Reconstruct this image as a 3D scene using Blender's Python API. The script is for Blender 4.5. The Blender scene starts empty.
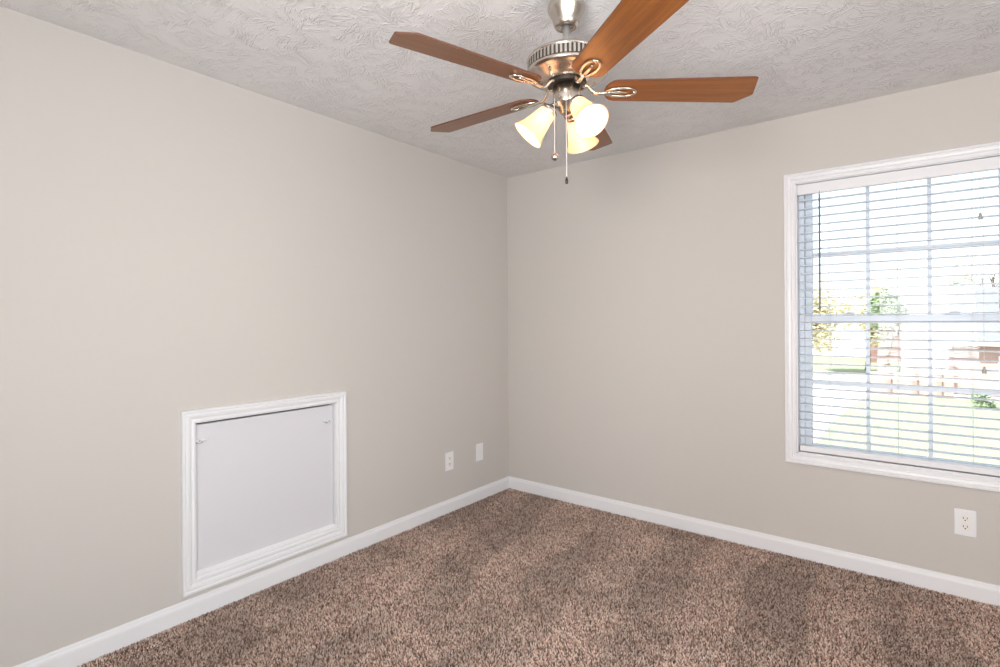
import bpy, bmesh, math, random
import numpy as np
from mathutils import Vector, Matrix

random.seed(7)
R = math.radians
PI = math.pi
SC = bpy.context.scene
COL = SC.collection

# ------------------------------------------------------------------ camera
cam_data = bpy.data.cameras.new('camera')
cam = bpy.data.objects.new('camera', cam_data)
COL.objects.link(cam)
cam_data.sensor_width = 36.0
cam_data.lens = 529.88 * 36.0 / 1000.0
cam_data.shift_y = -0.0127
cam_data.clip_start = 0.02
cam_data.clip_end = 500
cam.matrix_world = (Matrix.Translation((2.5518, -3.3183, 1.3116)) @ Matrix.Rotation(0.6706, 4, 'Z')
                    @ Matrix.Rotation(R(90), 4, 'X') @ Matrix.Rotation(-0.006211, 4, 'Z'))
SC.camera = cam

# ------------------------------------------------------------------ exposure
SC.view_settings.view_transform = 'Standard'
SC.view_settings.look = 'None'
SC.view_settings.gamma = 1
SC.view_settings.use_curve_mapping = False
SC.view_settings.exposure = 0.0
SC.cycles.max_bounces = 10
SC.cycles.diffuse_bounces = 6
SC.cycles.sample_clamp_indirect = 6.0
SC.cycles.caustics_reflective = False
SC.cycles.caustics_refractive = False

# ------------------------------------------------------------------ sky
W = bpy.data.worlds.new('sky')
SC.world = W
W.use_nodes = True
nt = W.node_tree
bg = nt.nodes['Background']
sky = nt.nodes.new('ShaderNodeTexSky')
sky.sky_type = 'NISHITA'
sky.sun_disc = False
sky.sun_elevation = R(42)
sky.sun_rotation = R(215)
sky.air_density = 1.0
sky.dust_density = 3.0
sky.ozone_density = 1.0
mixc = nt.nodes.new('ShaderNodeMixRGB')          # thin bright cloud over the blue
mixc.inputs['Fac'].default_value = 0.55
mixc.inputs['Color2'].default_value = (6.0, 6.2, 6.6, 1)
nt.links.new(sky.outputs['Color'], mixc.inputs['Color1'])
nt.links.new(mixc.outputs['Color'], bg.inputs['Color'])
bg.inputs['Strength'].default_value = 0.38

# ------------------------------------------------------------------ sun (behind the house, lights the gardens)
sd = bpy.data.lights.new('sun', 'SUN')
sd.energy = 11.5
sd.angle = R(1.0)
sd.color = (1.0, 0.97, 0.92)
sun = bpy.data.objects.new('sun', sd)
COL.objects.link(sun)
sun.rotation_euler = Vector((0.55, 0.75, -0.85)).to_track_quat('-Z', 'Y').to_euler()

# ------------------------------------------------------------------ added fill lamps outside the unseen openings
def area(name, loc, direction, sx, sy, power, color=(1, 1, 1), spread=180):
    d = bpy.data.lights.new(name, 'AREA')
    d.shape = 'RECTANGLE'
    d.size, d.size_y = sx, sy
    d.energy = power
    d.color = color
    d.spread = R(spread)
    o = bpy.data.objects.new(name, d)
    COL.objects.link(o)
    o.location = loc
    o.rotation_euler = Vector(direction).to_track_quat('-Z', 'Y').to_euler()
    return o

RX, FY = 3.55, -4.15        # right wall plane, front wall plane
area('side_fill_light', (RX + 0.30, -2.85, 1.40), (-1, 0, 0.0), 1.50, 1.50, 60, (0.94, 0.98, 1.0))  # added fill lamp standing in for sky at the side
area('doorway_fill_light', (2.6, FY - 0.30, 1.25), (0, 1, 0.62), 0.9, 1.5, 142, (1.0, 0.985, 0.975))  # added fill lamp, tilted up to brighten the ceiling

# ------------------------------------------------------------------ material helpers
def mat(name, color=(0.8, 0.8, 0.8), rough=0.5, metal=0.0, spec=0.5, **kw):
    m = bpy.data.materials.new(name)
    m.use_nodes = True
    b = m.node_tree.nodes['Principled BSDF']
    b.inputs['Base Color'].default_value = (*color, 1)
    b.inputs['Roughness'].default_value = rough
    b.inputs['Metallic'].default_value = metal
    b.inputs['Specular IOR Level'].default_value = spec
    for k, v in kw.items():
        b.inputs[k.replace('_', ' ')].default_value = v
    return m

def nodes(m):
    t = m.node_tree
    return t, t.nodes['Principled BSDF']

def N(t, kind, **inp):
    n = t.nodes.new(kind)
    for k, v in inp.items():
        n.inputs[k.replace('_', ' ')].default_value = v
    return n

def coords(t, scale=(1, 1, 1), which='Object'):
    tc = t.nodes.new('ShaderNodeTexCoord')
    mp = t.nodes.new('ShaderNodeMapping')
    mp.inputs['Scale'].default_value = scale
    t.links.new(tc.outputs[which], mp.inputs['Vector'])
    return mp.outputs['Vector']

def bump(t, b, height, strength, dist):
    bn = t.nodes.new('ShaderNodeBump')
    bn.inputs['Strength'].default_value = strength
    bn.inputs['Distance'].default_value = dist
    t.links.new(height, bn.inputs['Height'])
    t.links.new(bn.outputs['Normal'], b.inputs['Normal'])

def ramp(t, fac, stops):
    r = t.nodes.new('ShaderNodeValToRGB')
    e = r.color_ramp.elements
    e[0].position, e[0].color = stops[0][0], (*stops[0][1], 1)
    e[1].position, e[1].color = stops[-1][0], (*stops[-1][1], 1)
    for p, c in stops[1:-1]:
        k = e.new(p)
        k.color = (*c, 1)
    t.links.new(fac, r.inputs['Fac'])
    return r.outputs['Color']

M = {}
# wall paint
m = mat('wall_paint', (0.560, 0.530, 0.500), 0.75, spec=0.25)
t, b = nodes(m)
n = N(t, 'ShaderNodeTexNoise', Scale=160.0, Detail=2.0)
t.links.new(coords(t), n.inputs['Vector'])
bump(t, b, n.outputs['Fac'], 0.08, 0.002)
M['wall'] = m
# ceiling: stomp-brush plaster
m = mat('ceiling_plaster', (0.765, 0.745, 0.745), 0.8, spec=0.2)
t, b = nodes(m)
v = coords(t)
def strokes(t, v, cell, seed):
    off = t.nodes.new('ShaderNodeVectorMath'); off.operation = 'ADD'
    off.inputs[1].default_value = (seed * 3.7, seed * 1.9, 0)
    t.links.new(v, off.inputs[0])
    wob = N(t, 'ShaderNodeTexNoise', Scale=7.0, Detail=1.0)
    t.links.new(off.outputs[0], wob.inputs['Vector'])
    wadd = t.nodes.new('ShaderNodeVectorMath'); wadd.operation = 'MULTIPLY_ADD'
    wadd.inputs[1].default_value = (0.09, 0.09, 0)
    t.links.new(wob.outputs['Color'], wadd.inputs[0]); t.links.new(off.outputs[0], wadd.inputs[2])
    vo = N(t, 'ShaderNodeTexVoronoi', Scale=cell, Randomness=1.0)
    vo.voronoi_dimensions = '2D'
    t.links.new(wadd.outputs[0], vo.inputs['Vector'])
    sep = t.nodes.new('ShaderNodeSeparateColor')
    t.links.new(vo.outputs['Color'], sep.inputs[0])
    ang = t.nodes.new('ShaderNodeMath'); ang.operation = 'MULTIPLY'; ang.inputs[1].default_value = 6.28
    t.links.new(sep.outputs[0], ang.inputs[0])
    rot = t.nodes.new('ShaderNodeVectorRotate'); rot.rotation_type = 'Z_AXIS'
    t.links.new(wadd.outputs[0], rot.inputs['Vector']); t.links.new(ang.outputs[0], rot.inputs['Angle'])
    sc = t.nodes.new('ShaderNodeVectorMath'); sc.operation = 'MULTIPLY'; sc.inputs[1].default_value = (62, 12, 1)
    t.links.new(rot.outputs[0], sc.inputs[0])
    no = N(t, 'ShaderNodeTexNoise', Scale=1.0, Detail=2.0, Roughness=0.5, Distortion=0.6)
    t.links.new(sc.outputs[0], no.inputs['Vector'])
    ridge = ramp(t, no.outputs['Fac'], [(0.41, (0, 0, 0)), (0.50, (1, 1, 1)), (0.59, (0, 0, 0))])
    mk = N(t, 'ShaderNodeTexNoise', Scale=9.0 + seed, Detail=1.0)
    t.links.new(off.outputs[0], mk.inputs['Vector'])
    mask = ramp(t, mk.outputs['Fac'], [(0.42, (0.1, 0.1, 0.1)), (0.60, (1, 1, 1))])
    mu = t.nodes.new('ShaderNodeMixRGB'); mu.blend_type = 'MULTIPLY'; mu.inputs['Fac'].default_value = 1
    t.links.new(ridge, mu.inputs['Color1']); t.links.new(mask, mu.inputs['Color2'])
    return mu.outputs['Color']
s1 = strokes(t, v, 8.0, 1); s2 = strokes(t, v, 11.0, 5)
mx = t.nodes.new('ShaderNodeMixRGB'); mx.blend_type = 'LIGHTEN'; mx.inputs['Fac'].default_value = 1
t.links.new(s1, mx.inputs['Color1']); t.links.new(s2, mx.inputs['Color2'])
bump(t, b, mx.outputs['Color'], 0.75, 0.004)
M['ceiling'] = m

M['trim'] = mat('trim_paint', (0.76, 0.76, 0.78), 0.35, spec=0.4)
M['panel'] = mat('panel_paint', (0.655, 0.65, 0.68), 0.45, spec=0.35)
M['vinyl'] = mat('window_vinyl', (0.66, 0.71, 0.77), 0.35, spec=0.4)
M['plate'] = mat('plate_plastic', (0.78, 0.78, 0.79), 0.3, spec=0.5)
M['slot'] = mat('socket_dark', (0.03, 0.025, 0.02), 0.6)
M['ivory'] = mat('receptacle_plastic', (0.80, 0.77, 0.72), 0.35)
M['cord'] = mat('cord_white', (0.66, 0.68, 0.70), 0.8)
M['wand'] = mat('wand_plastic', (0.16, 0.17, 0.19), 0.25)
M['tassel'] = mat('tassel_plastic', (0.38, 0.38, 0.38), 0.4)
M['gap_shade'] = mat('gap_shade_paint', (0.16, 0.15, 0.14), 0.9)  # dark colour standing in for shade behind the access door

# blinds: white faux wood that lets a little daylight through
m = mat('blind_slat', (0.88, 0.91, 0.95), 0.4, spec=0.4)
t, b = nodes(m)
tr = t.nodes.new('ShaderNodeBsdfTranslucent'); tr.inputs['Color'].default_value = (0.80, 0.86, 0.92, 1)
mixs = t.nodes.new('ShaderNodeMixShader'); mixs.inputs['Fac'].default_value = 0.30
t.links.new(b.outputs[0], mixs.inputs[1]); t.links.new(tr.outputs[0], mixs.inputs[2])
t.links.new(mixs.outputs[0], t.nodes['Material Output'].inputs['Surface'])
M['slat'] = m

# window glass
m = bpy.data.materials.new('window_glass'); m.use_nodes = True
t = m.node_tree; t.nodes.remove(t.nodes['Principled BSDF'])
tb = t.nodes.new('ShaderNodeBsdfTransparent'); tb.inputs['Color'].default_value = (0.95, 0.97, 0.97, 1)
gb = t.nodes.new('ShaderNodeBsdfGlossy'); gb.inputs['Roughness'].default_value = 0.02
ly = t.nodes.new('ShaderNodeFresnel'); ly.inputs['IOR'].default_value = 1.25
ms = t.nodes.new('ShaderNodeMixShader')
t.links.new(ly.outputs[0], ms.inputs[0]); t.links.new(tb.outputs[0], ms.inputs[1]); t.links.new(gb.outputs[0], ms.inputs[2])
t.links.new(ms.outputs[0], t.nodes['Material Output'].inputs['Surface'])
M['glass'] = m

# metals
m = mat('brushed_nickel', (0.58, 0.53, 0.475), 0.28, metal=1.0)
t, b = nodes(m)
n = N(t, 'ShaderNodeTexNoise', Scale=1.0, Detail=2.0)
t.links.new(coords(t, (10, 10, 500)), n.inputs['Vector'])
bump(t, b, n.outputs['Fac'], 0.12, 0.001)
m.node_tree.nodes['Principled BSDF'].inputs['Roughness'].default_value = 0.27
M['nickel'] = m
M['iron'] = mat('satin_nickel_iron', (0.80, 0.72, 0.60), 0.25, metal=1.0)
M['chain'] = mat('chain_metal', (0.75, 0.73, 0.70), 0.35, metal=0.6)
M['vent'] = mat('vent_dark', (0.05, 0.045, 0.04), 0.6, metal=0.3)
M['blackcap'] = mat('dark_bronze', (0.03, 0.022, 0.018), 0.4, metal=0.2)

# wood blades (grain runs along local X)
m = mat('cherry_wood_blade', (0.36, 0.15, 0.055), 0.30, spec=0.5, Coat_Weight=0.05, Coat_Roughness=0.25)
t, b = nodes(m)
n = N(t, 'ShaderNodeTexNoise', Scale=1.0, Detail=6.0, Roughness=0.65, Distortion=0.4)
t.links.new(coords(t, (2.5, 55, 55)), n.inputs['Vector'])
c = ramp(t, n.outputs['Fac'], [(0.25, (0.120, 0.036, 0.008)), (0.5, (0.220, 0.070, 0.013)), (0.75, (0.310, 0.108, 0.022))])
t.links.new(c, b.inputs['Base Color'])
M['wood'] = m
M['wood_edge'] = mat('blade_edge', (0.10, 0.035, 0.018), 0.5)

# frosted lamp shade, lit from within
m = bpy.data.materials.new('frosted_shade'); m.use_nodes = True
t = m.node_tree; b = t.nodes['Principled BSDF']
b.inputs['Base Color'].default_value = (0.84, 0.64, 0.45, 1); b.inputs['Roughness'].default_value = 0.35
b.inputs['Emission Color'].default_value = (1.0, 0.58, 0.30, 1); b.inputs['Emission Strength'].default_value = 0.42
tr = t.nodes.new('ShaderNodeBsdfTranslucent'); tr.inputs['Color'].default_value = (0.95, 0.78, 0.58, 1)
mixs = t.nodes.new('ShaderNodeMixShader'); mixs.inputs['Fac'].default_value = 0.42
t.links.new(b.outputs[0], mixs.inputs[1]); t.links.new(tr.outputs[0], mixs.inputs[2])
t.links.new(mixs.outputs[0], t.nodes['Material Output'].inputs['Surface'])
M['shade'] = m
m = mat('lit_bulb', (1, 0.9, 0.75))
m.node_tree.nodes['Principled BSDF'].inputs['Emission Color'].default_value = (1.0, 0.80, 0.58, 1)
m.node_tree.nodes['Principled BSDF'].inputs['Emission Strength'].default_value = 280.0
M['bulb'] = m

# carpet
m = mat('carpet_backing', (0.10, 0.075, 0.062), 1.0, spec=0.0)
M['backing'] = m
m = mat('carpet_yarn', (0.3, 0.24, 0.2), 1.0, spec=0.0, Sheen_Weight=0.15)
t, b = nodes(m)
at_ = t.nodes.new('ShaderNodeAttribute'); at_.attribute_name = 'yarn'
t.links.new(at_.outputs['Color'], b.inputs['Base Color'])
M['yarn'] = m

# outdoors
def noisy(name, c0, c1, scale, rough=0.9, detail=4.0):
    m = mat(name, c0, rough, spec=0.1)
    t, b = nodes(m)
    n = N(t, 'ShaderNodeTexNoise', Scale=scale, Detail=detail)
    t.links.new(coords(t), n.inputs['Vector'])
    t.links.new(ramp(t, n.outputs['Fac'], [(0.3, c0), (0.7, c1)]), b.inputs['Base Color'])
    return m
M['grass'] = noisy('lawn_grass', (0.25, 0.29, 0.19), (0.31, 0.345, 0.24), 3.0)
M['concrete'] = noisy('pale_concrete', (0.62, 0.60, 0.57), (0.70, 0.68, 0.65), 1.5)
M['roof'] = noisy('grey_shingles', (0.17, 0.18, 0.19), (0.21, 0.22, 0.23), 6.0)
M['siding'] = noisy('white_siding', (0.78, 0.76, 0.74), (0.82, 0.80, 0.78), 1.0)
M['paleroof'] = noisy('pale_shingles', (0.30, 0.28, 0.275), (0.34, 0.32, 0.31), 4.0)
M['bark'] = noisy('tree_bark', (0.10, 0.08, 0.06), (0.18, 0.14, 0.11), 9.0)
M['leaf_green'] = noisy('green_leaves', (0.17, 0.25, 0.14), (0.42, 0.50, 0.32), 1.2)
M['leaf_yellow'] = noisy('yellow_leaves', (0.62, 0.58, 0.38), (0.80, 0.75, 0.54), 1.2)
M['brown_wood'] = noisy('brown_wood_post', (0.24, 0.19, 0.165), (0.30, 0.24, 0.205), 5.0)
M['dark_glass'] = mat('dark_window_glass', (0.05, 0.06, 0.07), 0.1)
def brick(name, c1, c2, mortar, scale=1.0):
    m = mat(name, c1, 0.9, spec=0.1)
    t, b = nodes(m)
    tc = t.nodes.new('ShaderNodeTexCoord')
    sp = t.nodes.new('ShaderNodeSeparateXYZ'); cb = t.nodes.new('ShaderNodeCombineXYZ')
    ad = t.nodes.new('ShaderNodeMath'); ad.operation = 'ADD'
    t.links.new(tc.outputs['Object'], sp.inputs[0])
    t.links.new(sp.outputs[0], ad.inputs[0]); t.links.new(sp.outputs[1], ad.inputs[1])
    t.links.new(ad.outputs[0], cb.inputs[0]); t.links.new(sp.outputs[2], cb.inputs[1])
    br = t.nodes.new('ShaderNodeTexBrick')
    br.inputs['Scale'].default_value = scale
    br.inputs['Brick Width'].default_value = 0.22; br.inputs['Row Height'].default_value = 0.075
    br.inputs['Mortar Size'].default_value = 0.012
    br.inputs['Color1'].default_value = (*c1, 1); br.inputs['Color2'].default_value = (*c2, 1)
    br.inputs['Mortar'].default_value = (*mortar, 1)
    t.links.new(cb.outputs[0], br.inputs['Vector'])
    t.links.new(br.outputs['Color'], b.inputs['Base Color'])
    return m
M['brick'] = brick('pink_brick', (0.36, 0.20, 0.17), (0.42, 0.25, 0.21), (0.42, 0.38, 0.36))
M['darkbrick'] = brick('dark_red_brick', (0.16, 0.06, 0.05), (0.22, 0.09, 0.07), (0.25, 0.22, 0.2))

# ------------------------------------------------------------------ object helpers
def obj(name, bm, material, parent=None, smooth=False, matrix=None):
    me = bpy.data.meshes.new(name)
    bmesh.ops.recalc_face_normals(bm, faces=bm.faces)
    bm.to_mesh(me); bm.free()
    if smooth:
        for p in me.polygons:
            p.use_smooth = True
    for mm in (material if isinstance(material, (list, tuple)) else [material]):
        me.materials.append(mm)
    o = bpy.data.objects.new(name, me)
    COL.objects.link(o)
    if parent is not None:
        o.parent = parent
    if matrix is not None:
        o.matrix_local = matrix
    return o

def struct(o):
    o['kind'] = 'structure'
    return o

def tag(o, label, cat, group=None, kind=None):
    o['label'] = label; o['category'] = cat
    if group: o['group'] = group
    if kind: o['kind'] = kind
    return o

def thing(name, label, cat, loc=(0, 0, 0), rotz=0, group=None):
    o = bpy.data.objects.new(name, None)
    COL.objects.link(o)
    o.empty_display_size = 0.05
    o.location = loc; o.rotation_euler = (0, 0, rotz)
    return tag(o, label, cat, group)

def box(bm, x0, x1, y0, y1, z0, z1, bev=0.0, seg=2, mi=0):
    vs = [bm.verts.new((x, y, z)) for z in (z0, z1) for y in (y0, y1) for x in (x0, x1)]
    fs = [bm.faces.new([vs[i] for i in q]) for q in ((0, 2, 3, 1), (4, 5, 7, 6), (0, 1, 5, 4), (2, 6, 7, 3), (0, 4, 6, 2), (1, 3, 7, 5))]
    for f in fs: f.material_index = mi
    if bev > 0:
        es = list({e for f in fs for e in f.edges})
        bmesh.ops.bevel(bm, geom=es, offset=bev, segments=seg, profile=0.5, affect='EDGES')
    return bm

def BX(*a, **k):
    bm = bmesh.new()
    return box(bm, *a, **k)

def lathe(prof, seg=48, close=False, mat_fn=None):
    """profile of (r, z) turned about Z"""
    bm = bmesh.new()
    rings = []
    for r, z in prof:
        if r < 1e-6:
            rings.append([bm.verts.new((0, 0, z))])
        else:
            rings.append([bm.verts.new((r * math.cos(2 * PI * i / seg), r * math.sin(2 * PI * i / seg), z)) for i in range(seg)])
    pairs = list(zip(rings[:-1], rings[1:]))
    if close: pairs.append((rings[-1], rings[0]))
    for k, (A, B) in enumerate(pairs):
        for i in range(seg):
            j = (i + 1) % seg
            if len(A) == 1 and len(B) == 1: continue
            if len(A) == 1: f = bm.faces.new((A[0], B[i], B[j]))
            elif len(B) == 1: f = bm.faces.new((A[i], A[j], B[0]))
            else: f = bm.faces.new((A[i], A[j], B[j], B[i]))
            if mat_fn: f.material_index = mat_fn(k)
    return bm

def tube(bm, pts, rad, seg=10, closed=False, flat=None):
    """sweep a round (or flattened) section along pts; rad: number or list"""
    pts = [Vector(p) for p in pts]
    n = len(pts)
    rr = rad if isinstance(rad, (list, tuple)) else [rad] * n
    rings = []
    up = Vector((0, 0, 1))
    prev = None
    for i, p in enumerate(pts):
        if closed: d = pts[(i + 1) % n] - pts[i - 1]
        else: d = pts[min(i + 1, n - 1)] - pts[max(i - 1, 0)]
        d.normalize()
        a = (prev - d * prev.dot(d)) if prev is not None else (up.cross(d) if abs(d.dot(up)) < 0.95 else Vector((1, 0, 0)).cross(d))
        a.normalize(); b_ = d.cross(a); prev = a
        fa, fb = flat if flat else (1, 1)
        rings.append([bm.verts.new(p + a * math.cos(2 * PI * k / seg) * rr[i] * fa + b_ * math.sin(2 * PI * k / seg) * rr[i] * fb) for k in range(seg)])
    m_ = n if closed else n - 1
    for i in range(m_):
        A, B = rings[i], rings[(i + 1) % n]
        for k in range(seg):
            j = (k + 1) % seg
            bm.faces.new((A[k], A[j], B[j], B[k]))
    if not closed:
        bm.faces.new(rings[0][::-1]); bm.faces.new(rings[-1])
    return bm

def frame_sweep(u0, u1, v0, v1, prof, place):
    """mitred rectangular moulding. prof: list of (inset from outer edge, height off wall), place(u,v,h)->xyz"""
    bm = bmesh.new()
    rows = []
    for d, h in prof:
        rows.append([bm.verts.new(place(u, v, h)) for u, v in ((u0 + d, v0 + d), (u1 - d, v0 + d), (u1 - d, v1 - d), (u0 + d, v1 - d))])
    n = len(rows)
    for i in range(n):
        A, B = rows[i], rows[(i + 1) % n]
        for k in range(4):
            j = (k + 1) % 4
            bm.faces.new((A[k], A[j], B[j], B[k]))
    return bm

def holed_wall(axis, plane0, plane1, a0, a1, z0, z1, holes):
    """slab with rectangular holes (a0,a1,z0,z1); axis 'x' = runs along x"""
    bm = bmesh.new()
    def put(p0, p1, q0, q1):
        if p1 - p0 < 1e-6 or q1 - q0 < 1e-6: return
        if axis == 'x': box(bm, p0, p1, plane0, plane1, q0, q1)
        else: box(bm, plane0, plane1, p0, p1, q0, q1)
    cur = a0
    for h0, h1, hz0, hz1 in sorted(holes):
        put(cur, h0, z0, z1); put(h0, h1, z0, hz0); put(h0, h1, hz1, z1); cur = h1
    put(cur, a1, z0, z1)
    return bm

CH = 2.44      # ceiling height
FZ = -0.012    # carpet backing level; the pile tips reach about z = 0

# ------------------------------------------------------------------ room shell
# openings
WX0, WX1, WZ0, WZ1 = 2.012, 2.912, 0.570, 2.062           # window_1 in the back wall
PY0, PY1, PZ0, PZ1 = -2.311, -1.577, 0.164, 0.866         # access opening in the left wall
SY0, SY1, SZ0, SZ1 = -3.60, -2.10, 0.65, 2.15             # unseen side window, added to let the fill in
DX0, DX1, DZ1 = 2.15, 3.05, 2.05                          # doorway in the front wall
struct(obj('floor', BX(-0.15, RX + 0.15, FY - 0.15, 0.15, -0.25, FZ), M['backing']))
struct(obj('ceiling', BX(-0.15, RX + 0.15, FY - 0.15, 0.15, CH, CH + 0.15), M['ceiling']))
struct(obj('wall_left', holed_wall('y', -0.15, 0, FY, 0.15, FZ, CH, [(PY0, PY1, PZ0, PZ1)]), M['wall']))
struct(obj('wall_back', holed_wall('x', 0, 0.15, 0, RX, FZ, CH, [(WX0, WX1, WZ0, WZ1)]), M['wall']))
struct(obj('wall_right', holed_wall('y', RX, RX + 0.15, FY, 0.15, FZ, CH, [(SY0, SY1, SZ0, SZ1)]), M['wall']))
struct(obj('wall_front', holed_wall('x', FY - 0.15, FY, 0, RX, FZ, CH, [(DX0, DX1, FZ, DZ1)]), M['wall']))
# hallway shell behind the open doorway
hb = bmesh.new()
box(hb, 1.2, 3.6, FY - 1.6, FY - 1.5, FZ, CH); box(hb, 1.1, 1.2, FY - 1.6, FY - 0.15, FZ, CH)
box(hb, 3.6, 3.7, FY - 1.6, FY - 0.15, FZ, CH); box(hb, 1.1, 3.7, FY - 1.6, FY - 0.15, CH, CH + 0.1)
struct(obj('wall_hallway', hb, M['wall']))
struct(obj('floor_hallway', BX(1.1, 3.7, FY - 1.6, FY - 0.15, -0.2, FZ), M['backing']))

# baseboards (profile: depth off wall, height)
BB = [(0, FZ), (0.013, FZ), (0.013, 0.058), (0.0115, 0.066), (0.0085, 0.072), (0.0075, 0.079), (0.005, 0.0835), (0, 0.084)]
def baseboard(name, p0, p1, nrm, m0, m1):
    """run from p0 to p1, nrm points into the room; m0/m1 = mitre shift along the run at each end"""
    p0, p1, nrm = Vector(p0), Vector(p1), Vector(nrm)
    d = (p1 - p0).normalized()
    bm = bmesh.new(); A = []; B = []
    for t_, h in BB:
        A.append(bm.verts.new(p0 + nrm * t_ + d * (m0 * t_) + Vector((0, 0, h))))
        B.append(bm.verts.new(p1 + nrm * t_ - d * (m1 * t_) + Vector((0, 0, h))))
    for i in range(len(A) - 1):
        bm.faces.new((A[i], A[i + 1], B[i + 1], B[i]))
    bm.faces.new(A); bm.faces.new(B[::-1])
    return struct(obj(name, bm, M['trim']))
baseboard('baseboard_left', (0, FY, 0), (0, 0, 0), (1, 0, 0), 1, 1)
baseboard('baseboard_back', (0, 0, 0), (RX, 0, 0), (0, -1, 0), 1, 1)
baseboard('baseboard_right', (RX, 0, 0), (RX, FY, 0), (-1, 0, 0), 1, 1)
baseboard('baseboard_front', (RX, FY, 0), (DX1 + 0.06, FY, 0), (0, 1, 0), 1, 0)
baseboard('baseboard_front_2', (DX0 - 0.06, FY, 0), (0, FY, 0), (0, 1, 0), 0, 1)

# moulding profile shared by the casings
CAS = [(0, 0.0), (0, 0.017), (0.003, 0.0205), (0.011, 0.0205), (0.0145, 0.0148), (0.018, 0.0148), (0.022, 0.0185), (0.033, 0.0168),
       (0.039, 0.0105), (0.044, 0.0102), (0.049, 0.0132), (0.055, 0.0128), (0.058, 0.0100), (0.058, 0)]
def cas(w): return [(d * w / 0.058, h) for d, h in CAS]

# doorway trim
dbm = bmesh.new()
box(dbm, DX0 - 0.06, DX0, FY, FY + 0.016, FZ, DZ1 + 0.06); box(dbm, DX1, DX1 + 0.06, FY, FY + 0.016, FZ, DZ1 + 0.06)
box(dbm, DX0, DX1, FY, FY + 0.016, DZ1, DZ1 + 0.06)
struct(obj('trim_1', dbm, M['trim']))

# ------------------------------------------------------------------ window_1
def empty_struct(name, loc):
    o = bpy.data.objects.new(name, None); COL.objects.link(o); o.location = loc
    return struct(o)

def build_window(name, x0, x1, z0, z1, root_matrix=None):
    """double-hung window seen from -y; casing on plane y=0"""
    root = empty_struct(name, (0, 0, 0))
    obj('window_casing', frame_sweep(x0 - 0.054, x1 + 0.054, z0 - 0.054, z1 + 0.052, cas(0.056), lambda u, v, h: (u, -h, v)), M['trim'], root)
    # jamb lining
    fr = bmesh.new(); j = 0.008
    box(fr, x0, x0 + j, -0.002, 0.15, z0, z1); box(fr, x1 - j, x1, -0.002, 0.15, z0, z1)
    box(fr, x0, x1, -0.002, 0.15, z0, z0 + j); box(fr, x0, x1, -0.002, 0.15, z1 - j, z1)
    obj('window_jamb', fr, M['trim'], root)
    ax0, ax1, az0, az1 = x0 + j, x1 - j, z0 + j, z1 - j
    fr = bmesh.new()
    w = 0.014
    box(fr, ax0, ax0 + 0.024, 0.070, 0.148, az0, az1, 0.002); box(fr, ax1 - 0.024, ax1, 0.070, 0.148, az0, az1, 0.002)
    box(fr, ax0, ax1, 0.070, 0.148, az0, az0 + w, 0.002); box(fr, ax0, ax1, 0.070, 0.148, az1 - w, az1, 0.002)
    obj('window_frame', fr, M['vinyl'], root)
    bx0, bx1, bz0, bz1 = ax0 + 0.024, ax1 - 0.024, az0 + w, az1 - w
    mid = (z0 + z1) / 2 - 0.006
    for nm, y0, za, zb in (('lower_sash', 0.074, bz0, mid + 0.020), ('upper_sash', 0.110, mid - 0.020, bz1)):
        s = bmesh.new(); sw = 0.034; rt, rl = (0.036, 0.024) if nm == 'lower_sash' else (0.020, 0.036)
        box(s, bx0, bx0 + sw, y0, y0 + 0.032, za, zb, 0.003); box(s, bx1 - sw, bx1, y0, y0 + 0.032, za, zb, 0.003)
        box(s, bx0 + sw, bx1 - sw, y0, y0 + 0.032, za, za + rl, 0.003); box(s, bx0 + sw, bx1 - sw, y0, y0 + 0.032, zb - rt, zb, 0.003)
        so = obj(nm, s, M['vinyl'], root)
        gx0, gx1, gz0, gz1 = bx0 + sw, bx1 - sw, za + rl, zb - rt
        mu = bmesh.new()
        for k in (1, 2):
            xm = gx0 + (gx1 - gx0) * k / 3
            box(mu, xm - 0.009, xm + 0.009, y0 + 0.010, y0 + 0.022, gz0, gz1)
        zm = (gz0 + gz1) / 2
        for k in range(3):
            xa = gx0 + (gx1 - gx0) * k / 3 + (0.009 if k else 0); xb = gx0 + (gx1 - gx0) * (k + 1) / 3 - (0.009 if k < 2 else 0)
            box(mu, xa, xb, y0 + 0.010, y0 + 0.022, zm - 0.009, zm + 0.009)
        obj('muntin_grille', mu, M['vinyl'], so)
        g = BX(gx0, gx1, y0 + 0.0235, y0 + 0.0265, gz0, gz1)
        obj('glass_pane', g, M['glass'], so)
        if nm == 'lower_sash':
            for xl in (gx0 + 0.17, gx1 - 0.17):
                lk = bmesh.new()
                box(lk, xl - 0.028, xl + 0.028, y0 + 0.004, y0 + 0.030, zb, zb + 0.006, 0.002)
                tube(lk, [(xl, y0 + 0.015, zb + 0.004), (xl, y0 + 0.015, zb + 0.014)], 0.010, 12)
                box(lk, xl - 0.004, xl + 0.026, y0 + 0.002, y0 + 0.012, zb + 0.010, zb + 0.016, 0.002)
                obj('sash_lock', lk, M['vinyl'], so)
    return root
build_window('window_1', WX0, WX1, WZ0, WZ1)
# unseen window added for the side fill, same make, in the right wall
w2 = build_window('window_added', -SY1, -SY0, SZ0, SZ1)
w2.matrix_world = Matrix.Translation((RX, 0, 0)) @ Matrix.Rotation(R(-90), 4, 'Z')

# ------------------------------------------------------------------ venetian blind
bl = thing('window_blind', 'white horizontal slat blind lowered over the window, slats open', 'blind', (0, 0, 0))
XL, XR = WX0 + 0.014, WX1 - 0.014
obj('valance', BX(WX0 + 0.010, WX1 - 0.010, -0.004, 0.006, 1.994, 2.050, 0.0025, 2), M['trim'], bl)
obj('head_rail', BX(XL, XR, 0.012, 0.056, 2.000, 2.038, 0.002, 1), M['vinyl'], bl)
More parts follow.
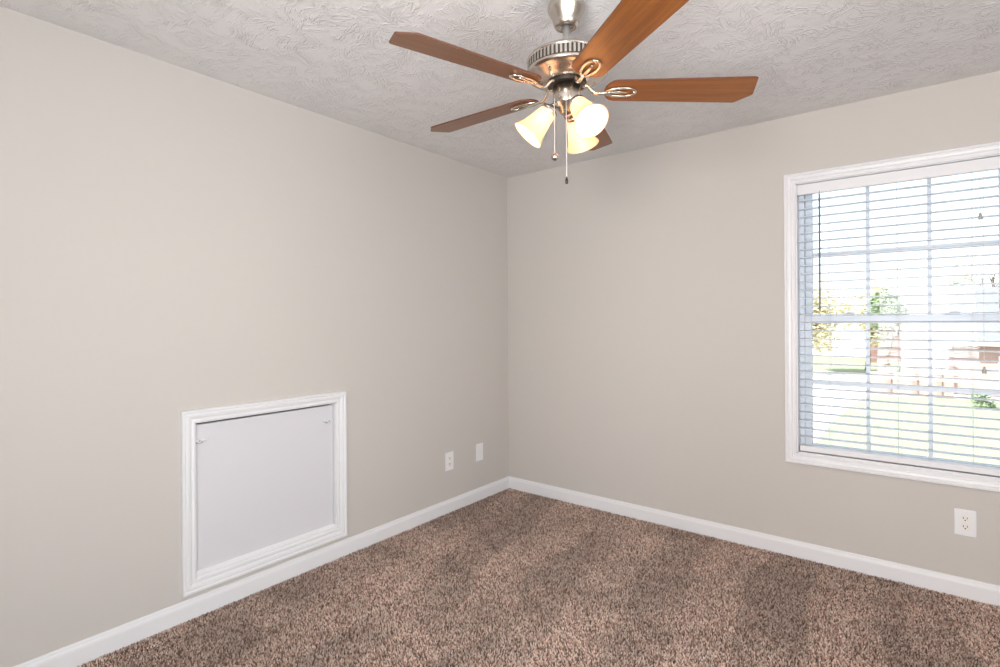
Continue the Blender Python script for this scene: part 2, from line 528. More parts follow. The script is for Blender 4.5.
# one slat, gently crowned, then copies
YC = 0.032
def slat_bm():
    bm = bmesh.new(); n = 6; top = []; bot = []
    for i in range(n + 1):
        s = i / n - 0.5
        y = s * 0.049; z = 0.0030 * (1 - 4 * s * s)
        top.append([bm.verts.new((x, y, z + 0.0018)) for x in (XL, XR)])
        bot.append([bm.verts.new((x, y, z - 0.0018)) for x in (XL, XR)])
    for i in range(n):
        bm.faces.new((top[i][0], top[i][1], top[i + 1][1], top[i + 1][0]))
        bm.faces.new((bot[i][0], bot[i + 1][0], bot[i + 1][1], bot[i][1]))
    bm.faces.new((top[0][0], bot[0][0], bot[0][1], top[0][1])); bm.faces.new((top[n][0], top[n][1], bot[n][1], bot[n][0]))
    for e in (0, 1):
        bm.faces.new([r[e] for r in top] + [r[e] for r in bot[::-1]])
    return bm
first = None
zs = [1.064 + 0.0450 * k for k in range(-9, 21)]
for i, z in enumerate(zs):
    if first is None:
        s = obj('slat', slat_bm(), M['slat'], bl); first = s
    else:
        s = first.copy(); COL.objects.link(s); s.parent = bl
    s.location = (0, YC, z)
    s.rotation_euler = (0, 0, 0)
obj('bottom_rail', BX(XL, XR, YC - 0.025, YC + 0.025, 0.5830, 0.6130, 0.004, 2), M['trim'], bl)
for x in (2.167, 2.462, 2.745):
    lc = bmesh.new()
    for y in (YC - 0.0262, YC + 0.0262):
        tube(lc, [(x, y, 2.005), (x, y, 0.600)], 0.0009, 6)
    tube(lc, [(x + 0.012, YC - 0.027, 2.0), (x + 0.012, YC - 0.027, 0.605)], 0.0005, 6)
    obj('ladder_cord', lc, M['cord'], bl)
    obj('cord_plug', lathe([(0, 0), (0.006, 0), (0.007, 0.002), (0.006, 0.004), (0, 0.0045)], 16), M['tassel'], bl,
        matrix=Matrix.Translation((x + 0.006, YC - 0.012, 0.6035)))
wd = bmesh.new()
tube(wd, [(2.129, -0.012, 1.985), (2.129, -0.013, 1.36)], 0.0045, 6)
tube(wd, [(2.129, 0.010, 2.004), (2.129, -0.006, 2.002), (2.129, -0.012, 1.984)], 0.0012, 6)
obj('tilt_wand', wd, M['wand'], bl)
for x, ze in ((2.772, 1.795), (2.782, 1.082)):
    lf = bmesh.new(); tube(lf, [(x, 0.008, 2.003), (x, -0.012, 1.997), (x, -0.012, ze)], 0.0008, 6)
    l = obj('lift_cord', lf, M['cord'], bl)
    obj('cord_tassel', lathe([(0, 0.032), (0.004, 0.031), (0.0048, 0.026), (0.0085, 0.002), (0.0085, 0), (0, 0)], 16), M['tassel'], l, True,
        Matrix.Translation((x, -0.012, ze - 0.028)))

# ------------------------------------------------------------------ access panel in the left wall
ap = thing('access_panel', 'white framed square access panel low in the left wall', 'access panel', (0, -1.945, 0.105))
inv = Matrix.Translation((0, 1.945, -0.105))
def lp(name, bm, m_, parent=ap, **k):
    bm.transform(inv)
    return obj(name, bm, m_, parent, **k)
lp('panel_frame', frame_sweep(-2.368, -1.518, 0.107, 0.922, cas(0.058), lambda u, v, h: (h, u, v)), M['trim'])
jb = bmesh.new(); j = 0.006
box(jb, -0.06, 0.004, PY0, PY0 + j, PZ0, PZ1); box(jb, -0.06, 0.004, PY1 - j, PY1, PZ0, PZ1)
box(jb, -0.06, 0.004, PY0, PY1, PZ0, PZ0 + j); box(jb, -0.06, 0.004, PY0, PY1, PZ1 - j, PZ1)
lp('frame_jamb', jb, M['trim'])
pb = BX(-0.034, -0.016, PY0 + j + 0.002, PY1 - j - 0.004, PZ0 + j, PZ1 - j - 0.011, 0.001, 1)
lp('access_door', pb, M['panel'])
lp('dark_backing', BX(-0.062, -0.056, PY0, PY1, PZ0, PZ1), M['gap_shade'])  # dark sheet added to paint the shadow line above the door
# sloped sill moulding along the bottom of the opening
sb = bmesh.new()
pr = [(-0.016, PZ0 + j), (0.003, PZ0 + j), (0.003, PZ0 + j + 0.003), (-0.004, PZ0 + j + 0.006), (-0.010, PZ0 + j + 0.014), (-0.016, PZ0 + j + 0.018)]
A = [sb.verts.new((x, PY0 + j, z)) for x, z in pr]; B = [sb.verts.new((x, PY1 - j, z)) for x, z in pr]
for i in range(len(pr)):
    k = (i + 1) % len(pr); sb.faces.new((A[i], A[k], B[k], B[i]))
sb.faces.new(A); sb.faces.new(B[::-1])
lp('sill_moulding', sb, M['trim'])
for y, z, sgn in ((PY0 + j + 0.002, 0.777, 1), (PY1 - j - 0.022, 0.766, -1)):
    lb = bmesh.new()
    box(lb, -0.016, -0.007, min(y, y + sgn * 0.044), max(y, y + sgn * 0.044), z - 0.005, z + 0.005, 0.0015)
    tube(lb, [(-0.014, y + sgn * 0.014, z), (-0.001, y + sgn * 0.014, z)], 0.009, 14)
    tube(lb, [(-0.006, y + sgn * 0.036, z + 0.001), (0.000, y + sgn * 0.050, z + 0.003)], 0.0045, 8)
    la = lp('turn_latch', lb, M['plate'])
    sc_ = bmesh.new(); tube(sc_, [(-0.001, y + sgn * 0.014, z), (0.0005, y + sgn * 0.014, z)], 0.005, 10)
    tube(sc_, [(-0.011, y + sgn * 0.004, z - 0.009), (-0.011, y + sgn * 0.030, z - 0.009)], 0.004, 8)
    lp('latch_screw', sc_, M['tassel'], la)

# ------------------------------------------------------------------ wall plates (built facing -y at origin, then turned)
def rounded_rect(bm, w, h, y0, y1, bev=0.003):
    box(bm, -w / 2, w / 2, y0, y1, -h / 2, h / 2, bev, 3)
def plate_root(name, label, cat, loc, rz, group=None):
    return thing(name, label, cat, loc, rz, group)
def screw(parent, z):
    s = lathe([(0, 0.0012), (0.002, 0.001), (0.003, 0.0)], 16)
    s.transform(Matrix.Translation((0, -0.0062, z)) @ Matrix.Rotation(R(90), 4, 'X'))
    obj('screw', s, M['plate'], parent)
def make_outlet(label, loc, rz, group, w=0.080, h=0.124):
    r = plate_root('wall_outlet', label, 'outlet', loc, rz, group)
    bm = bmesh.new(); rounded_rect(bm, w, h, -0.006, 0.0)
    obj('cover_plate', bm, M['plate'], r)
    for z in (0.0195, -0.0195):
        rc = bmesh.new()
        # round face with flattened top and bottom
        pts = []
        for i in range(32):
            a = 2 * PI * i / 32
            pts.append((0.0172 * math.cos(a), max(-0.0142, min(0.0142, 0.0172 * math.sin(a)))))
        F = [rc.verts.new((x, -0.0080, z + q)) for x, q in pts]; G = [rc.verts.new((x, -0.0058, z + q)) for x, q in pts]
        rc.faces.new(F)
        for i in range(32):
            k = (i + 1) % 32; rc.faces.new((F[i], F[k], G[k], G[i]))
        ro = obj('receptacle', rc, M['ivory'], r)
        sl = bmesh.new()
        box(sl, -0.0085, -0.0055, -0.0083, -0.0078, z - 0.001, z + 0.0085)
        box(sl, 0.0055, 0.0085, -0.0083, -0.0078, z + 0.0005, z + 0.008)
        tube(sl, [(0, -0.0083, z - 0.0065), (0, -0.0078, z - 0.0065)], 0.003, 12)
        obj('socket_slot', sl, M['slot'], ro)
    screw(r, 0.0)
    return r
make_outlet('white double outlet on the left wall, beside the blank plate near the corner', (0.0, -0.676, 0.346), R(90), 'electrical outlets')
make_outlet('white double outlet on the right-hand wall below the window', (2.713, 0.0, 0.346), 0, 'electrical outlets')
r = plate_root('wall_plate', 'small blank white wall plate on the left wall nearest the corner', 'wall plate', (0.0, -0.358, 0.346), R(90))
bm = bmesh.new(); rounded_rect(bm, 0.078, 0.126, -0.006, 0.0)
obj('cover_plate', bm, M['plate'], r)
bm = bmesh.new(); box(bm, -0.0165, 0.0165, -0.0078, -0.0055, -0.033, 0.033, 0.0012, 2)
obj('blank_insert', bm, M['plate'], r)
jk = bmesh.new(); tube(jk, [(0, -0.0095, 0.022), (0, -0.0078, 0.022)], 0.0045, 14)
obj('cable_jack', jk, M['chain'], r)
screw(r, 0.052); screw(r, -0.052)

# ------------------------------------------------------------------ ceiling fan
FX, FYY = 1.591, -1.725
fan = thing('ceiling_fan', 'brushed nickel ceiling fan with five reddish wood blades and three lit shades', 'ceiling fan', (FX, FYY, CH))
def fz(z): return z - CH
def L(*pr): return [(r_, fz(z)) for r_, z in pr]
obj('canopy', lathe(L((0, 2.440), (0.050, 2.440), (0.052, 2.425), (0.060, 2.415), (0.0645, 2.405), (0.0655, 2.396), (0.0635, 2.388), (0.055, 2.372),
                      (0.048, 2.358), (0.045, 2.346), (0.043, 2.338), (0.038, 2.331), (0.030, 2.328), (0.026, 2.330), (0.024, 2.338), (0, 2.338)), 56), M['nickel'], fan, True)
obj('downrod', lathe(L((0, 2.345), (0.0125, 2.345), (0.0125, 2.250), (0.019, 2.246), (0.021, 2.236), (0.030, 2.232), (0, 2.230)), 32), M['chain'], fan, True)
hs = obj('motor_housing', lathe(L((0, 2.236), (0.060, 2.236), (0.100, 2.232), (0.126, 2.226), (0.136, 2.219), (0.1385, 2.214), (0.1385, 2.211), (0.134, 2.209),
                                  (0.133, 2.180), (0.1385, 2.177), (0.1420, 2.172), (0.1415, 2.166), (0.134, 2.161), (0.120, 2.156), (0.112, 2.154),
                                  (0.100, 2.146), (0.088, 2.140), (0.074, 2.137), (0.064, 2.137), (0.060, 2.140), (0, 2.140)), 72), M['nickel'], fan, True)
# vent slots: dark backing with bright ribs
obj('vent_band', lathe(L((0.1332, 2.209), (0.1350, 2.209), (0.1350, 2.180), (0.1332, 2.180)), 72, True), M['vent'], hs)
rb = bmesh.new()
for i in range(60):
    a = 2 * PI * i / 60
    t0 = bmesh.new(); box(t0, 0.1345, 0.1378, -0.0036, 0.0036, fz(2.180), fz(2.209))
    t0.transform(Matrix.Rotation(a, 4, 'Z'))
    me_ = bpy.data.meshes.new('tmp'); t0.to_mesh(me_); t0.free(); rb.from_mesh(me_); bpy.data.meshes.remove(me_)
obj('vent_ribs', rb, M['nickel'], hs)
hscrew = None
for i in range(10):
    a = 2 * PI * (i + 0.5) / 10
    mx_ = Matrix.Translation((0.106 * math.cos(a), 0.106 * math.sin(a), fz(2.149)))
    if hscrew is None:
        hscrew = obj('housing_screw', lathe([(0, -0.004), (0.004, -0.003), (0.0055, 0)], 12), M['nickel'], hs, True, mx_)
    else:
        c_ = hscrew.copy(); COL.objects.link(c_); c_.parent = hs; c_.matrix_local = mx_
obj('flywheel', lathe(L((0, 2.140), (0.066, 2.140), (0.067, 2.134), (0.066, 2.127), (0, 2.127)), 48), M['blackcap'], fan)
obj('switch_housing', lathe(L((0, 2.127), (0.040, 2.127), (0.0485, 2.125), (0.0485, 2.066), (0.0465, 2.060), (0.043, 2.058), (0.040, 2.052), (0.030, 2.046),
                              (0.026, 2.036), (0.018, 2.028), (0.010, 2.024), (0, 2.023)), 48), M['nickel'], fan, True)

# blades
BZ = 2.111
def blade_outline():
    Rt, w0, w1, r0 = 0.648, 0.112, 0.140, 0.130
    pts = []
    # clockwise (-y) side straight to a square tip, +y side clipped at 45 degrees
    for i in range(9):                                # rounded root
        a = PI / 2 + PI * i / 8
        pts.append((r0 + 0.040 + 0.040 * math.cos(a), (w0 / 2) * math.sin(a)))
    pts += [(Rt - 0.030, -w1 / 2), (Rt - 0.020, -w1 / 2 + 0.004), (Rt - 0.002, w1 / 2 - 0.052), (Rt - 0.004, w1 / 2 - 0.044), (Rt - 0.048, w1 / 2 - 0.002), (Rt - 0.056, w1 / 2)]
    return pts
def blade_bm():
    bm = bmesh.new(); P = blade_outline(); th = 0.0028
    T = [bm.verts.new((x, y, th)) for x, y in P]; B_ = [bm.verts.new((x, y, -th)) for x, y in P]
    bm.faces.new(T); bm.faces.new(B_[::-1])
    for i in range(len(P)):
        k = (i + 1) % len(P)
        f = bm.faces.new((T[i], B_[i], B_[k], T[k])); f.material_index = 1
    return bm
def iron_bm():
    bm = bmesh.new()
    z = -0.0075
    # arm out of the hub, swooping down and up under the blade
    tube(bm, [(0.052, 0, 0.020), (0.066, 0, 0.019), (0.078, 0, 0.010), (0.088, 0, -0.004), (0.100, 0, -0.012), (0.118, 0, -0.0125), (0.134, 0, z - 0.002), (0.140, 0, z - 0.001)],
         [0.0075, 0.0075, 0.0072, 0.007, 0.0066, 0.006, 0.006, 0.005], 10, flat=(1.1, 0.75))
    # long open loop lying on the blade
    lo = []
    for i in range(28):
        a = 2 * PI * i / 28
        lo.append((0.185 + 0.052 * math.cos(a), 0.0225 * math.sin(a) * (1.0 + 0.18 * math.cos(a)), z))
    tube(bm, lo, 0.0040, 8, closed=True, flat=(1.25, 0.8))
    # centre tongue inside the loop
    tube(bm, [(0.134, 0, z), (0.150, 0, z - 0.001), (0.180, 0, z), (0.206, 0, z + 0.0005)], [0.004, 0.0055, 0.0050, 0.0030], 8, flat=(1.2, 0.6))
    for x, y in ((0.232, 0), (0.160, 0.019), (0.160, -0.019)):
        t0 = lathe([(0, -0.0035), (0.0035, -0.003), (0.005, 0.0)], 12)
        t0.transform(Matrix.Translation((x, y, z - 0.001)))
        me_ = bpy.data.meshes.new('tmp'); t0.to_mesh(me_); t0.free(); bm.from_mesh(me_); bpy.data.meshes.remove(me_)
    return bm
TH0 = 36.4
PITCH = 11.0
blade0 = iron0 = None
for k in range(5):
    Mx = (Matrix.Translation((0, 0, fz(BZ))) @ Matrix.Rotation(R(0.7), 4, Vector((-math.sin(0.6706), math.cos(0.6706), 0))) @ Matrix.Rotation(R(TH0 + 72 * k), 4, 'Z') @ Matrix.Rotation(R(0.2), 4, 'Y') @ Matrix.Rotation(R(-PITCH), 4, 'X'))
    Mi = Mx
    if k == 0:
        blade0 = obj('fan_blade', blade_bm(), [M['wood'], M['wood_edge']], fan, matrix=Mx)
        iron0 = obj('blade_iron', iron_bm(), M['iron'], fan, True, matrix=Mi)
    else:
        for src in (blade0, iron0):
            c_ = src.copy(); COL.objects.link(c_); c_.parent = fan; c_.matrix_local = Mx

# light kit: three arms, bell shades and bulbs
def shade_prof():
    outer = [(0.024, 0.0), (0.029, -0.004), (0.031, -0.014), (0.033, -0.030), (0.037, -0.052), (0.042, -0.074), (0.047, -0.092), (0.053, -0.106), (0.0595, -0.117), (0.0605, -0.119)]
    inner = [(r_ - 0.0028, z + 0.0005) for r_, z in outer[::-1]]
    inner[-1] = (0.0215, -0.003)
    return outer + inner
shade0 = arm0 = bulb0 = None
for a in (178, 298, 58):
    A_ = R(a) + 0.6706
    base = Matrix.Rotation(A_, 4, 'Z')
    Ms = base @ Matrix.Translation((0.058, 0, fz(2.046))) @ Matrix.Rotation(R(-42), 4, 'Y')
    if shade0 is None:
        ab = bmesh.new()
        tube(ab, [(0.030, 0, fz(2.062)), (0.046, 0, fz(2.064)), (0.056, 0, fz(2.058)), (0.058, 0, fz(2.048))], [0.008, 0.0075, 0.0075, 0.009], 12)
        cup = lathe([(0, 0.016), (0.010, 0.016), (0.014, 0.010), (0.022, 0.006), (0.031, 0.000), (0.0325, -0.012), (0.0315, -0.014), (0, -0.004)], 32)
        cup.transform(Matrix.Translation((0.058, 0, fz(2.046))) @ Matrix.Rotation(R(-42), 4, 'Y'))
        me_ = bpy.data.meshes.new('tmp'); cup.to_mesh(me_); cup.free(); ab.from_mesh(me_); bpy.data.meshes.remove(me_)
        arm0 = obj('light_arm', ab, M['nickel'], fan, True, matrix=base)
        shade0 = obj('lamp_shade', lathe(shade_prof(), 40, True), M['shade'], fan, True, matrix=Ms)
        bb_ = lathe([(0, -0.008), (0.012, -0.008), (0.013, -0.028), (0.019, -0.045), (0.0225, -0.060), (0.020, -0.073), (0.012, -0.083), (0, -0.087)], 24)
        bulb0 = obj('light_bulb', bb_, M['bulb'], shade0, True)
    else:
        c_ = arm0.copy(); COL.objects.link(c_); c_.parent = fan; c_.matrix_local = base
        s_ = shade0.copy(); COL.objects.link(s_); s_.parent = fan; s_.matrix_local = Ms
        b_ = bulb0.copy(); COL.objects.link(b_); b_.parent = s_

# pull chains (beads on a fine cord)
cyaw, syaw = math.cos(0.6706), math.sin(0.6706)
def camplan(a_, b_): return (a_ * cyaw - b_ * syaw, a_ * syaw + b_ * cyaw)
def chain(px_, ztop, zbot):
    bm = bmesh.new(); tube(bm, [(px_[0], px_[1], fz(ztop)), (px_[0], px_[1], fz(zbot))], 0.0009, 6)
    n = int((ztop - zbot) / 0.006)
    for i in range(n):
        mt_ = Matrix.Translation((px_[0], px_[1], fz(zbot + 0.006 * i)))
        bmesh.ops.create_icosphere(bm, subdivisions=1, radius=0.0017, matrix=mt_)
    return bm
p1 = camplan(-0.047, -0.035)
c1 = obj('pull_chain', chain(p1, 2.070, 1.883), M['chain'], fan)
kb = bmesh.new(); bmesh.ops.create_uvsphere(kb, u_segments=20, v_segments=12, radius=0.0130, matrix=Matrix.Translation((p1[0], p1[1], fz(1.870))))
obj('pull_knob', kb, M['nickel'], c1, True)
p2 = camplan(-0.008, -0.046)
c2 = obj('pull_chain', chain(p2, 2.070, 1.800), M['chain'], fan)
kb = lathe([(0, 0.012), (0.0022, 0.011), (0.003, 0.006), (0.0052, 0.001), (0.0052, -0.010), (0.003, -0.013), (0, -0.013)], 14)
obj('pull_knob', kb, M['blackcap'], c2, True, Matrix.Translation((p2[0], p2[1], fz(1.788))))

# ------------------------------------------------------------------ carpet pile: bent tapered tufts
def carpet():
    rng = np.random.default_rng(3)
    sp = 0.0074
    xs = np.arange(0.014, RX - 0.014, sp); ys = np.arange(-3.35, -0.014, sp)
    X, Y = np.meshgrid(xs, ys); X = X.ravel(); Y = Y.ravel(); n = X.size
    X = X + rng.uniform(-0.45, 0.45, n) * sp; Y = Y + rng.uniform(-0.45, 0.45, n) * sp
    def vnoise(x, y, s, seed):
        g = np.random.default_rng(seed).uniform(-1, 1, (64, 64))
        u = x / s + 20; v_ = y / s + 30
        i = np.floor(u).astype(int); j = np.floor(v_).astype(int); fu = u - i; fv = v_ - j
        fu = fu * fu * (3 - 2 * fu); fv = fv * fv * (3 - 2 * fv)
        G = lambda a, b: g[a % 64, b % 64]
        return (G(i, j) * (1 - fu) + G(i + 1, j) * fu) * (1 - fv) + (G(i, j + 1) * (1 - fu) + G(i + 1, j + 1) * fu) * fv
    # vacuum strokes: bands running roughly toward the corner plus smaller patches
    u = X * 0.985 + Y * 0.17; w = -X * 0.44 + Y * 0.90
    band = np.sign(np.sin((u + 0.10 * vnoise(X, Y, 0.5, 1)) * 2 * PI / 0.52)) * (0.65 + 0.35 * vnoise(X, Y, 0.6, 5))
    patch = vnoise(X, Y, 0.15, 36) * 0.9 + vnoise(X, Y, 0.34, 113) * 0.9 + vnoise(X, Y, 0.06, 4) * 0.6  # seeds picked so the far corner comes out dark, near floor light
    lay_and_shade = np.clip(band * 0.75 + patch * 0.75, -1, 1)
    ang = np.where(lay_and_shade > 0, R(250), R(70)) + rng.normal(0, 1.9, n)
    lean = 0.0015 + 0.0020 * np.abs(lay_and_shade) + rng.uniform(0, 0.0035, n)
    dx = np.cos(ang) * lean; dy = np.sin(ang) * lean
    h = rng.uniform(0.0100, 0.0125, n)
    r0 = rng.uniform(0.0027, 0.0038, n)
    ph = rng.uniform(0, 2 * PI, n)
    rings = [(0.0, 0.0, 0.85), (0.55, 0.35, 1.0), (0.95, 0.95, 0.55)]
    V = np.zeros((n, 10, 3))
    for k, (hz, ln, rr) in enumerate(rings):
        for q in range(3):
            a = ph + 2 * PI * q / 3 + k * 0.5
            V[:, k * 3 + q, 0] = X + dx * ln + np.cos(a) * r0 * rr
            V[:, k * 3 + q, 1] = Y + dy * ln + np.sin(a) * r0 * rr
            V[:, k * 3 + q, 2] = FZ + h * hz
    V[:, 9, 0] = X + dx * 1.15; V[:, 9, 1] = Y + dy * 1.15; V[:, 9, 2] = FZ + h
    V[:, :, 0] = np.clip(V[:, :, 0], 0.0135, None); V[:, :, 1] = np.clip(V[:, :, 1], None, -0.0135)
    T = []
    for k in range(2):
        for q in range(3):
            a, b_, c_, d_ = k * 3 + q, k * 3 + (q + 1) % 3, k * 3 + 3 + (q + 1) % 3, k * 3 + 3 + q
            T += [(a, b_, c_), (a, c_, d_)]
    for q in range(3): T.append((6 + q, 6 + (q + 1) % 3, 9))
    T = np.array(T, dtype=np.int32)
    F = (T[None, :, :] + (np.arange(n, dtype=np.int32) * 10)[:, None, None]).reshape(-1)
    me = bpy.data.meshes.new('carpet_pile')
    me.vertices.add(n * 10); me.vertices.foreach_set('co', V.astype(np.float32).ravel())
    nf = F.size // 3
    me.loops.add(F.size); me.loops.foreach_set('vertex_index', F)
    me.polygons.add(nf); me.polygons.foreach_set('loop_start', np.arange(0, F.size, 3, dtype=np.int32))
    # yarn colour: mixed light and dark strands
    f = rng.uniform(0, 1, n)
    dark = np.array([0.17, 0.105, 0.078]); midc = np.array([0.53, 0.370, 0.300]); lite = np.array([0.80, 0.645, 0.555])
    c = np.where((f < 0.30)[:, None], dark + (midc - dark) * rng.uniform(0, 0.5, n)[:, None],
                 np.where((f < 0.72)[:, None], midc + (lite - midc) * rng.uniform(-0.3, 0.4, n)[:, None], lite * rng.uniform(0.8, 1.05, n)[:, None]))
    c = c * (1 + 0.23 * lay_and_shade)[:, None]  # pile lean and corner shade painted into the yarn colour
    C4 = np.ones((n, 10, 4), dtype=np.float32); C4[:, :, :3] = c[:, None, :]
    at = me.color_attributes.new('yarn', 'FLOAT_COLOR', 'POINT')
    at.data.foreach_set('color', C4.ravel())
    me.materials.append(M['yarn'])
    me.update(calc_edges=True)
    o = bpy.data.objects.new('carpet_pile', me); COL.objects.link(o)
    tag(o, 'mottled brown and beige cut pile carpet covering the floor', 'carpet', kind='stuff')
    return o
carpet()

# ------------------------------------------------------------------ outdoors (the room is on the upper floor, ground 3 m below)
GZ = -3.0
def ground_poly(name, pts, z0, z1, m_):
    bm = bmesh.new()
    T = [bm.verts.new((x, y, z1)) for x, y in pts]; B_ = [bm.verts.new((x, y, z0)) for x, y in pts]
    bm.faces.new(T); bm.faces.new(B_[::-1])
    for i in range(len(pts)):
        k = (i + 1) % len(pts); bm.faces.new((T[i], B_[i], B_[k], T[k]))
    return struct(obj(name, bm, m_))
ground_poly('ground', [(-90, 1), (90, 1), (90, 140), (-90, 140)], GZ - 0.4, GZ - 0.05, M['concrete'])
ground_poly('lawn', [(-0.31, 8), (9, 8), (9, 35.0), (0.15, 33.0), (-0.35, 23.2)], GZ - 0.05, GZ, M['grass'])
ground_poly('lawn_far', [(-26, 48), (3, 48), (3, 70), (-26, 70)], GZ - 0.05, GZ + 0.0, M['grass'])

def hip_roof(x0, x1, y0, y1, z0, z1, rx0, rx1, oh=0.0, th=0.18):
    bm = bmesh.new()
    ym = (y0 + y1) / 2
    b0 = [bm.verts.new(p) for p in ((x0, y0, z0), (x1, y0, z0), (x1, y1, z0), (x0, y1, z0))]
    c0 = [bm.verts.new((v_.co.x, v_.co.y, z0 - th)) for v_ in b0]
    r_ = [bm.verts.new((rx0, ym, z1)), bm.verts.new((rx1, ym, z1))]
    bm.faces.new((b0[0], b0[1], r_[1], r_[0])); bm.faces.new((b0[2], b0[3], r_[0], r_[1]))
    bm.faces.new((b0[1], b0[2], r_[1])); bm.faces.new((b0[3], b0[0], r_[0]))
    bm.faces.new(c0[::-1])
    for i in range(4):
        k = (i + 1) % 4; bm.faces.new((b0[i], c0[i], c0[k], b0[k]))
    return bm
def house_window(parent, x0, x1, y, z0, z1):
    fr = bmesh.new(); w = 0.09
    box(fr, x0 - w, x0, y - 0.06, y, z0 - w, z1 + w); box(fr, x1, x1 + w, y - 0.06, y, z0 - w, z1 + w)
    box(fr, x0, x1, y - 0.06, y, z0 - w, z0); box(fr, x0, x1, y - 0.06, y, z1, z1 + w)
    f = obj('house_window', fr, M['siding'], parent)
    obj('window_glass', BX(x0, x1, y - 0.02, y, z0, z1), M['dark_glass'], f)

h1 = thing('brick_house', 'low pink brick house with grey hip roof, outside the right of the window', 'house')
obj('brick_walls', BX(4.02, 13.0, 36.5, 43.0, GZ, -0.12), M['brick'], h1)
obj('house_roof', hip_roof(3.0, 13.8, 35.7, 43.8, 0.0, 3.15, 4.4, 11.5), M['roof'], h1)
fb = bmesh.new(); box(fb, 3.05, 13.7, 35.62, 35.72, -0.22, 0.02)
obj('fascia_board', fb, M['siding'], h1)
for x in (3.15, 3.70):
    obj('porch_post', BX(x - 0.07, x + 0.07, 35.9, 36.04, GZ, -0.18), M['siding'], h1)
house_window(h1, 6.0, 7.1, 36.5, -2.1, -0.9)

h2 = thing('white_house', 'white sided house with pale roof outside, behind the low brick wall', 'house')
obj('house_walls', BX(1.45, 5.2, 46.0, 54.0, GZ, 0.2), M['siding'], h2)
obj('house_roof', hip_roof(1.0, 9.0, 45.4, 54.6, 0.35, 3.75, 2.1, 6.0), M['paleroof'], h2)
dg = bmesh.new()
A = [dg.verts.new(p) for p in ((3.3, 45.0, 0.35), (5.1, 45.0, 0.35), (4.2, 45.0, 1.7))]
B = [dg.verts.new((v_.co.x, 49.0, v_.co.z)) for v_ in A]
dg.faces.new(A); dg.faces.new(B[::-1])
for i in range(3):
    k = (i + 1) % 3; dg.faces.new((A[i], A[k], B[k], B[i]))
obj('gable', dg, M['siding'], h2)
gr = bmesh.new()
tube(gr, [(3.15, 44.95, 0.25), (4.2, 44.95, 1.80), (5.25, 44.95, 0.25)], 0.10, 6)
obj('gable_trim', gr, M['brown_wood'], h2)

h3 = thing('far_brick_house', 'distant dark red brick house outside, seen below the green tree', 'house')
obj('brick_walls', BX(-1.5, 2.6, 60.0, 68.0, GZ, 0.55), M['darkbrick'], h3)
obj('house_roof', hip_roof(-1.9, 3.0, 59.5, 68.5, 0.7, 1.6, 0.0, 1.2), M['roof'], h3)
house_window(h3, -0.6, 0.3, 60.0, -0.8, 0.2)

gw = thing('garden_wall', 'low pinkish brick garden wall with brown piers behind the lawn', 'garden wall')
obj('wall_panel', BX(0.2, 3.95, 34.2, 34.4, GZ, -1.75), M['brick'], gw)
for x in (1.12, 2.30, 3.35):
    pr_ = bmesh.new(); box(pr_, x - 0.11, x + 0.11, 34.1, 34.32, GZ, -1.45); box(pr_, x - 0.15, x + 0.15, 34.06, 34.36, -1.45, -1.38)
    obj('wall_pier', pr_, M['brown_wood'], gw)

def foliage(center, radii, count, size, seed):
    rg = random.Random(seed); bm = bmesh.new()
    lobes = [(Vector(center) + Vector((rg.uniform(-.6, .6) * radii[0], rg.uniform(-.6, .6) * radii[1], rg.uniform(-.5, .6) * radii[2])), rg.uniform(.35, .6)) for _ in range(9)]
    for _ in range(count):
        c_, s_ = rg.choice(lobes)
        d = Vector((rg.gauss(0, 1), rg.gauss(0, 1), rg.gauss(0, 1))).normalized() * (rg.random() ** 0.4)
        p = c_ + Vector((d.x * radii[0] * s_, d.y * radii[1] * s_, d.z * radii[2] * s_))
        q = Matrix.Rotation(rg.uniform(0, 6.28), 3, 'Z') @ Matrix.Rotation(rg.uniform(0, 3.14), 3, 'X')
        s = size * rg.uniform(0.6, 1.3)
        vs = [bm.verts.new(p + q @ Vector(k)) for k in ((-s, 0, 0), (0, -s * .55, s * .1), (s, 0, 0), (0, s * .55, s * .1))]
        bm.faces.new(vs)
    return bm
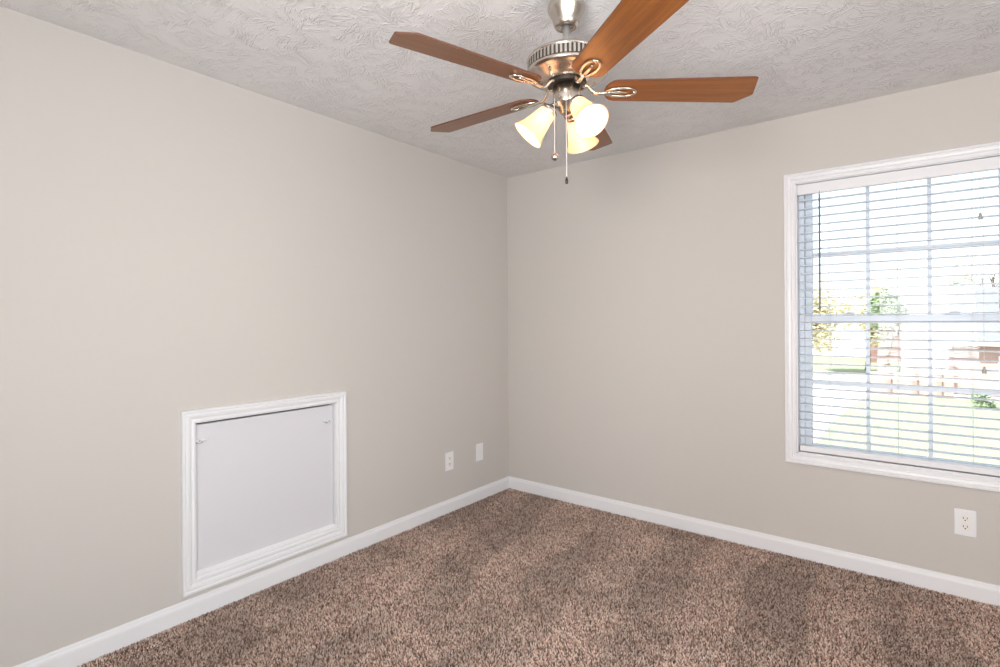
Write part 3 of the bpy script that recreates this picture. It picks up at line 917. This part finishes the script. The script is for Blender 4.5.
def branches(base, h, spread, seed, levels=4, r0=0.22):
    rg = random.Random(seed); bm = bmesh.new()
    def grow(p, d, ln, r_, lv):
        q = p + d * ln
        tube(bm, [p, p + d * ln * 0.5 + Vector((rg.uniform(-.04, .04) * ln, rg.uniform(-.04, .04) * ln, 0)), q], [r_, r_ * 0.8, r_ * 0.6], 6)
        if lv == 0: return
        for _ in range(3 if lv > 1 else 4):
            nd = (d + Vector((rg.uniform(-1, 1), rg.uniform(-1, 1), rg.uniform(-.2, .6))) * spread).normalized()
            grow(p + d * ln * rg.uniform(0.6, 1.0), nd, ln * rg.uniform(0.5, 0.7), r_ * 0.5, lv - 1)
    grow(Vector(base), Vector((0, 0, 1)), h * 0.42, r0, levels)
    return bm
def tree(name, label, base, h, crown_c, crown_r, count, size, leafmat, seed, lv=3):
    r_ = thing(name, label, 'tree', base)
    tk = branches((0, 0, 0), h, 0.7, seed, lv)
    obj('tree_trunk', tk, M['bark'], r_)
    if count:
        fo = foliage([crown_c[i] - base[i] for i in range(3)], crown_r, count, size, seed)
        obj('tree_crown', fo, leafmat, r_)
    return r_
tree('yellow_tree', 'yellow leaved tree outside the left side of the window', (-4.6, 44, GZ), 7.0, (-4.2, 44, 1.4), (3.4, 3.0, 3.6), 5200, 0.16, M['leaf_yellow'], 11)
tree('yellow_tree', 'smaller yellow tree outside, left of the bushy green tree', (-0.9, 50, GZ), 6.0, (-1.0, 50, 1.3), (1.6, 2.0, 3.6), 3000, 0.16, M['leaf_yellow'], 15)
tree('green_tree', 'bushy green tree outside, left of the white house', (0.75, 42, GZ), 5.5, (0.75, 42, 2.1), (1.2, 1.4, 1.7), 2600, 0.15, M['leaf_green'], 12)
tree('bare_tree', 'nearly leafless tree outside, rising above the grey roof', (6.0, 60, GZ), 11.0, (6.2, 60, 5.4), (1.8, 2.0, 2.2), 350, 0.16, M['leaf_yellow'], 13, 4)
tree('green_tree', 'small green tree top outside, just above the grey roof', (5.3, 57, GZ), 6.0, (5.3, 57, 4.0), (0.9, 0.9, 0.9), 700, 0.14, M['leaf_green'], 14)
sh = thing('garden_shrub', 'small green shrub at the foot of the pink brick house', 'shrub', (4.9, 31.0, GZ))
obj('shrub_leaves', foliage((0, 0, 0.35), (0.6, 0.5, 0.4), 900, 0.06, 21), M['leaf_green'], sh)
obj('shrub_stem', branches((0, 0, -0.02), 0.9, 0.8, 22, 2, 0.04), M['bark'], sh)
